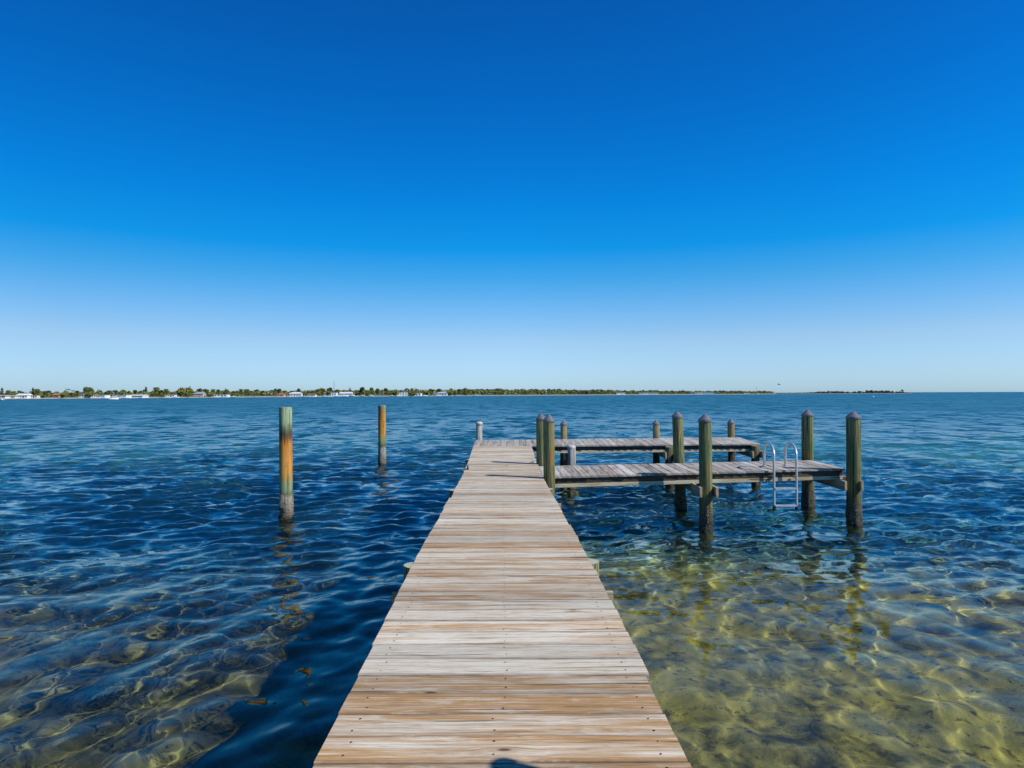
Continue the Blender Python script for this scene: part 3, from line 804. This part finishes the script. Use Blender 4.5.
# island trees
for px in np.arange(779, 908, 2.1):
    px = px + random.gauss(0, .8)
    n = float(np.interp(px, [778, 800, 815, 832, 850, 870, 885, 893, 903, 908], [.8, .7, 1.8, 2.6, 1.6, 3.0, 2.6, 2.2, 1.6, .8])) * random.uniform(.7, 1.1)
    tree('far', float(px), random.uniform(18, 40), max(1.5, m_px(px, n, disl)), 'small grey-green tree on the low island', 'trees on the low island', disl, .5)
tree('dark', 902.5, 24, m_px(902, 3.6, disl), 'tallest dark tree near the tip of the low island', 'trees on the low island', disl, .5)
# mangrove scrub that reads as one mass
mb = MB()
for px in np.arange(-420, 774, .5):
    d0 = dshore(px); top = float(np.interp(px, [0, 250, 470, 560, 640, 768], [5.0, 5.6, 6.0, 4.9, 3.2, 2.2])) * d0 / F
    for _ in range(4):
        b = random.uniform(60, 135) if px < 470 else random.uniform(12, 60); d = d0 + b
        clump(mb, (X(px, d0) * d / d0 + random.gauss(0, 1), d, .6 + top * random.random() ** .7), random.uniform(.8, 1.5), 2)
o = mb.build('mangrove_scrub', M['leaf_green']); tag(o, 'continuous low mangrove scrub behind the far shore', 'scrub', kind='stuff')
mb = MB()
for px in np.arange(776, 910, .35):
    d0 = disl(px); d = d0 + random.uniform(8, 45)
    clump(mb, (X(px, d0) * d / d0, d, .5 + 2.0 * random.random() * float(np.interp(px, [776, 815, 900, 910], [.5, 1, 1, .4]))), 1.2, 2)
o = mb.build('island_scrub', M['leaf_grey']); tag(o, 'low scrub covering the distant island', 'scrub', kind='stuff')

# houses
M['white_wall'] = plain('white_painted_wall', (.74, .73, .70), .7, 0, .05)
M['cream_wall'] = plain('cream_wall', (.60, .54, .44), .8, 0, .06)
M['pink_wall'] = plain('pink_wall', (.55, .36, .28), .8, 0, .06)
M['grey_roof'] = plain('grey_shingle_roof', (.33, .33, .33), .8, 0, .15)
M['white_roof'] = plain('white_metal_roof', (.72, .73, .74), .5, 0, .06)
M['brown_roof'] = plain('brown_shingle_roof', (.20, .13, .09), .8, 0, .15)
M['red_roof'] = plain('red_tile_roof', (.40, .15, .08), .8, 0, .15)
M['blue_roof'] = plain('bluish_metal_roof', (.40, .50, .56), .5, 0, .1)
def win_mat():
    t = NT('dark_window_glass'); p = t.n('ShaderNodeNewGeometry').outputs['Position']
    return t.out(t.bsdf(t.mix(t.noise(p, .5, 3), (.03, .045, .055), (.08, .10, .12)), .1))
M['window'] = win_mat()
def house(px, wpx, hpx, wall, roof, label, style='gable', back=12, name='house', dist=dshore, nwin=4, storeys=1, base=None):
    d0 = dist(px); d = d0 + back; k = d / F; w = wpx * k * .9; h = hpx * k * .74; base = .9 if base is None else base
    dep = max(6.0, min(w * .8, 11)); r0 = empty(name, (X(px, d0) * d / d0, d, base), random.uniform(-.12, .12) + math.atan2(-X(px, d0), d0) * .0)
    tag(r0, label, 'house' if name == 'house' else 'building', 'houses on the far shore')
    wh = h * (.62 if style != 'flat' else .9)
    def put(mb, nm, m, par=r0):
        o = mb.build(nm, m, None); o.parent = par; return o
    mb = MB(); mb.box((0, 0, wh / 2 - .4), (w, dep, wh + .8)); put(mb, 'wall', wall)
    mb = MB(); ov = .45
    if style == 'gable':
        a, b = w / 2 + ov, dep / 2 + ov
        mb.add([(-a, -b, wh), (a, -b, wh), (a, b, wh), (-a, b, wh), (-a, 0, h), (a, 0, h), (-a, -b, wh - .18), (a, -b, wh - .18), (a, b, wh - .18), (-a, b, wh - .18)],
               [(0, 1, 5, 4), (2, 3, 4, 5), (0, 4, 3), (1, 2, 5), (6, 7, 1, 0), (8, 9, 3, 2), (9, 6, 0, 3), (7, 8, 2, 1), (9, 8, 7, 6)])
    elif style == 'hip':
        a, b = w / 2 + ov, dep / 2 + ov; q = min(a * .6, b)
        mb.add([(-a, -b, wh), (a, -b, wh), (a, b, wh), (-a, b, wh), (-a + q, 0, h), (a - q, 0, h), (-a, -b, wh - .18), (a, -b, wh - .18), (a, b, wh - .18), (-a, b, wh - .18)],
               [(0, 1, 5, 4), (2, 3, 4, 5), (0, 4, 3), (1, 2, 5), (6, 7, 1, 0), (8, 9, 3, 2), (9, 6, 0, 3), (7, 8, 2, 1), (9, 8, 7, 6)])
    else:
        mb.box((0, 0, wh + h * .05 + .003), (w + .5, dep + .5, h * .1))
    put(mb, 'roof', roof)
    for s_ in range(storeys):
        zc = wh * (s_ + .52) / storeys; hh = wh / storeys * .42
        for i in range(nwin):
            xc = -w / 2 + w * (i + .5) / nwin
            if s_ == 0 and i == nwin // 2:
                mb = MB(); mb.box((xc, -dep / 2 - .03, wh / storeys * .40), (min(1.3, w / nwin * .6), .07, wh / storeys * .74)); put(mb, 'door', M['window']); continue
            mb = MB(); mb.box((xc, -dep / 2 - .025, zc), (w / nwin * .5, .06, hh)); put(mb, 'window', M['window'])
    return r0
WW, GR, WR, BR_, RR_ = M['white_wall'], M['grey_roof'], M['white_roof'], M['brown_roof'], M['red_roof']
house(4, 9, 4.0, WW, GR, 'white far house with grey roof at the left end of the shore', back=8)
house(14, 8, 3.4, WW, GR, 'small grey-roofed white far house, second from the left end', 'hip', back=9)
house(24.5, 11, 5.6, WW, WR, 'white gabled far house with white roof under the tall pine', back=8)
house(35, 9, 3.4, M['cream_wall'], GR, 'low beige far house right of the white gabled one', 'flat', back=7)
house(58, 7, 5.4, M['pink_wall'], RR_, 'small far house with a reddish tiled roof', back=14)
house(86, 11, 5.4, WW, BR_, 'white far house with a brown roof below the tall dark tree', 'hip', back=9)
house(101, 14, 3.2, WW, WR, 'long low white far building left of the moored sailing boat', 'flat', back=6, nwin=7)
house(122, 15, 3.0, WW, WR, 'long low white far building right of the moored sailing boat', 'flat', back=6, nwin=7)
house(139, 15, 3.3, WW, WR, 'third long low white far building, at the big bright tree', 'gable', back=6, nwin=7)
house(171, 10, 2.8, WW, WR, 'low white far shed between two broad trees', 'flat', back=6)
house(200, 11, 6.4, M['cream_wall'], GR, 'two storey beige far house with a grey roof among trees', 'hip', back=15, storeys=2)
house(222, 14, 2.6, WW, WR, 'low white far building on the open beach stretch', 'flat', back=5)
house(281, 8, 4.0, M['pink_wall'], RR_, 'pinkish far house left of the big white villa', 'hip', back=8)
house(296, 15, 5.4, WW, WR, 'big white villa with a pale hipped roof, two storeys', 'hip', back=8, storeys=2, nwin=5)
house(312, 9, 3.2, WW, BR_, 'small white brown-roofed far house right of the big villa', back=8)
house(331, 13, 4.4, WW, WR, 'white marina building below the radio mast', 'flat', back=8, nwin=5, name='building')
house(347, 14, 5.2, WW, WR, 'tallest white marina building behind the boats', 'gable', back=10, nwin=6, storeys=2, name='building')
house(402, 12, 4.6, WW, WR, 'white waterfront block right of the marina', 'flat', back=8, storeys=2, name='building')
house(416, 12, 3.2, WW, WR, 'low white wing beside the white waterfront block', 'flat', back=8, name='building')
house(442, 12, 4.6, WW, M['blue_roof'], 'white far house with a bluish metal roof', 'hip', back=8)
house(620, 10, 2.3, WW, WR, 'small low white building on the hazy distant shore', 'flat', back=8, name='building')
house(648, 22, 1.9, WW, WR, 'longest low white building on the hazy distant shore', 'flat', back=8, nwin=9, name='building')
house(702, 25, 2.2, WW, WR, 'white distant building with a row of dark openings', 'flat', back=10, nwin=10, name='building')
house(746, 7, 1.3, M['cream_wall'], GR, 'tiny low building near the distant tip of the shore', 'flat', back=8, name='building')

# masts
M['steel'] = plain('grey_mast_steel', (.30, .31, .33), .5, .6)
def mast(px, ytop, back, label):
    d0 = dshore(px); d = d0 + back; h = Zat(px, ytop, d) - .9
    r0 = empty('radio_mast', (X(px, d0) * d / d0, d, .9)); tag(r0, label, 'mast')
    mb = MB()
    for k in range(3):
        a = k * 2.094; mb.tube([(.42 * math.cos(a), .42 * math.sin(a), -.5), (.20 * math.cos(a), .20 * math.sin(a), h)], .085, 5)
    for j in range(int(h / 1.2)):
        z_ = j * 1.2; q = .42 - .22 * z_ / h
        for k in range(3):
            a = k * 2.094; b = a + 2.094; mb.tube([(q * math.cos(a), q * math.sin(a), z_), (q * math.cos(b), q * math.sin(b), z_ + 1.2)], .05, 4)
    o = mb.build('lattice', M['steel'], None); o.parent = r0
    mb = MB(); mb.tube([(0, 0, h - .1), (0, 0, h + 1.6)], .05, 5); o = mb.build('antenna', M['steel'], None); o.parent = r0
mast(334, 381.0, 45, 'tall thin radio mast above the marina trees')
mast(756.5, 387.5, 45, 'thin distant mast near the tip of the shore')

# boats
M['hull'] = plain('white_gelcoat', (.80, .80, .79), .3, 0, .03)
M['hull_blue'] = plain('navy_hull_paint', (.05, .08, .16), .3, 0, .05)
def hull_mb(L, Bm, H):
    mb = MB(); sec = 9; vs = []
    for i in range(sec):
        u = i / (sec - 1); x_ = -L / 2 + L * u; b = Bm / 2 * (1 - max(0, (u - .45) / .55) ** 2.2); sh = H * (1 + .35 * u * u)
        for (a, z_) in ((-1, sh), (-.92, sh * .45), (-.55, -.12), (0, -.25), (.55, -.12), (.92, sh * .45), (1, sh)):
            vs.append((x_ + (0.25 * L * .3 * z_ / H if u > .8 else 0), a * max(b, .02), z_))
    fs = [(i * 7 + j, i * 7 + j + 1, (i + 1) * 7 + j + 1, (i + 1) * 7 + j) for i in range(sec - 1) for j in range(6)]
    fs += [(i * 7, (i + 1) * 7, (i + 1) * 7 + 6, i * 7 + 6) for i in range(sec - 1)]; fs.append((6, 5, 4, 3, 2, 1, 0))
    mb.add(vs, fs); return mb
def boat(px, d, L, label, kind='motor_boat', rz=0.0, mat='hull', group='boats off the far shore', mh=0):
    r0 = empty(kind, (X(px, d), d, .02), rz); tag(r0, label, 'boat', group)
    H = L * .13
    o = hull_mb(L, L * .32, H).build('hull', M[mat], None, True); o.parent = r0
    mb = MB(); mb.box((-.02 * L, 0, H + L * .06), (L * .38, L * .2, L * .13), taper=.82); o = mb.build('cabin', M['hull'], None); o.parent = r0
    mb = MB(); mb.box((-.02 * L, 0, H + L * .075), (L * .36, L * .204, L * .04)); w_ = mb.build('window_band', M['window'], None); w_.parent = r0
    if kind == 'sailing_boat':
        mb = MB(); mb.tube([(.08 * L, 0, H), (.08 * L, 0, mh)], [.07, .045], 6); o = mb.build('mast', M['steel'], None); o.parent = r0
        mb = MB(); mb.tube([(.07 * L, 0, H + L * .24), (-.38 * L, 0, H + L * .22)], .11, 6); o = mb.build('boom', M['hull'], None); o.parent = r0
    elif kind == 'motor_boat':
        mb = MB(); mb.box((-.52 * L, 0, H * .7), (.35, .4, .9), taper=.8); o = mb.build('outboard', M['steel'], None); o.parent = r0
        mb = MB(); mb.box((-.02 * L, 0, H + L * .21), (L * .34, L * .25, L * .018))
        for sx in (-.15, .11):
            for sy in (-.1, .1): mb.tube([(sx * L, sy * L, H + L * .1), (sx * L, sy * L, H + L * .21)], .03, 5)
        o = mb.build('canopy', M['hull'], None); o.parent = r0
boat(113.5, 404, 4.6, 'small white sailing boat anchored alone before the long white houses', 'sailing_boat', R(25), mh=6.0)
boat(1, 390, 4.2, 'white motor boat afloat at the left edge of the bay', rz=R(160))
for px, L, lab in ((325, 6, 'white motor boat at the marina, left of the mast'), (338, 7, 'white motor boat moored before the marina building'), (352, 7.5, 'larger white motor boat at the middle of the marina'), (362, 6.5, 'white motor boat toward the right of the marina'), (371, 6, 'rightmost white motor boat at the marina'), (304, 5, 'white motor boat in front of the big villa'), (392, 5.5, 'white motor boat left of the waterfront block'), (425, 5.5, 'white motor boat right of the waterfront block'), (456, 5.5, 'white motor boat off the house with the bluish roof'), (475.5, 6, 'white motor boat alone off the plain green shore'), (176, 5, 'white motor boat by the low white shed'), (233, 5.5, 'white motor boat off the beach stretch')):
    boat(px, dshore(px) - random.uniform(3, 9), L, lab, rz=random.choice((0, math.pi)) + random.uniform(-.4, .4))
boat(757, 1060, 6.5, 'white motor boat far out under the thin distant mast', rz=R(175))
boat(344, dshore(344) - 6, 8.5, 'masted white sailing boat berthed at the marina', 'sailing_boat', R(8), mh=9.5)
# buoy and gull
r0 = empty('mooring_buoy', (X(873, 395), 395, 0)); tag(r0, 'white mooring buoy floating far out below the island', 'buoy')
mb = MB(); mb.tube([(0, 0, -.2), (0, 0, -.1), (0, 0, .2), (0, 0, .42), (0, 0, .52)], [.2, .5, .6, .4, .12], 14); o = mb.build('float', M['hull'], None, True); o.parent = r0
mb = MB(); mb.tube([(0, 0, .5), (0, 0, .8)], .05, 8); o = mb.build('top_ring', M['steel'], None); o.parent = r0
gull_d = 150; M['gull'] = plain('gull_plumage', (.30, .31, .33), .7, 0, .2, 6)
mb = MB()
mb.tube([(0, -.30, .0), (0, -.22, .02), (0, -.05, .0), (0, .12, .0), (0, .27, .03), (0, .34, .03), (0, .42, .02)], [.02, .05, .085, .08, .045, .05, .012], 10)
for s_ in (-1, 1):
    mb.add([(0.04 * s_, -.08, .03), (.04 * s_, .12, .03), (.32 * s_, .14, .20), (.33 * s_, -.03, .19), (.72 * s_, -.02, .10), (.70 * s_, -.10, .10), (0.05 * s_, 0, .06), (.32 * s_, .06, .225)], [(0, 1, 2, 3), (3, 2, 4, 5), (1, 6, 7, 2), (6, 0, 3, 7), (2, 7, 4), (7, 3, 5, 4)])
mb.add([(-.03, -.28, .01), (.03, -.28, .01), (.08, -.44, .01), (-.08, -.44, .01)], [(0, 1, 2, 3)])
o = mb.build('gull', M['gull']); o.location = (X(779, gull_d), gull_d, Zat(779, 384.6, gull_d)); o.rotation_euler = (R(8), R(12), R(40))
tag(o, 'lone gull gliding in the clear sky above the far shore', 'bird')
# ------------------------------------------------------------------ caustics through the water
try:
    sea.cycles.is_caustics_caster = True; bed.cycles.is_caustics_receiver = True; sl.cycles.is_caustics_light = True
    for o in dock.children:
        if o.name.startswith('piling'): o.cycles.is_caustics_receiver = True
except Exception as e: print('caustics', e)

# ------------------------------------------------------------------ camera and output
cam = bpy.data.cameras.new('camera'); cam.sensor_width = 36; cam.lens = F / 1024 * 36; cam.clip_end = 60000; cam.clip_start = .05
co = bpy.data.objects.new('camera', cam); COL.objects.link(co)
pitch = math.atan(9.6 / F)
co.matrix_world = Matrix.Translation((0, 0, EYE)) @ Matrix.Rotation(R(90) + pitch, 4, 'X') @ Matrix.Rotation(-.0035, 4, 'Z')
S.camera = co
S.render.engine = 'CYCLES'; c = S.cycles
c.use_denoising = True; c.denoising_prefilter = 'ACCURATE'
c.max_bounces = 8; c.transmission_bounces = 6; c.glossy_bounces = 4; c.diffuse_bounces = 3; c.transparent_max_bounces = 8
c.caustics_reflective = False; c.caustics_refractive = True; c.blur_glossy = .0
c.sample_clamp_indirect = 6.0
vs = S.view_settings; vs.view_transform = 'Standard'; vs.look = 'None'; vs.gamma = 1.0; vs.exposure = 0.0; vs.use_curve_mapping = False
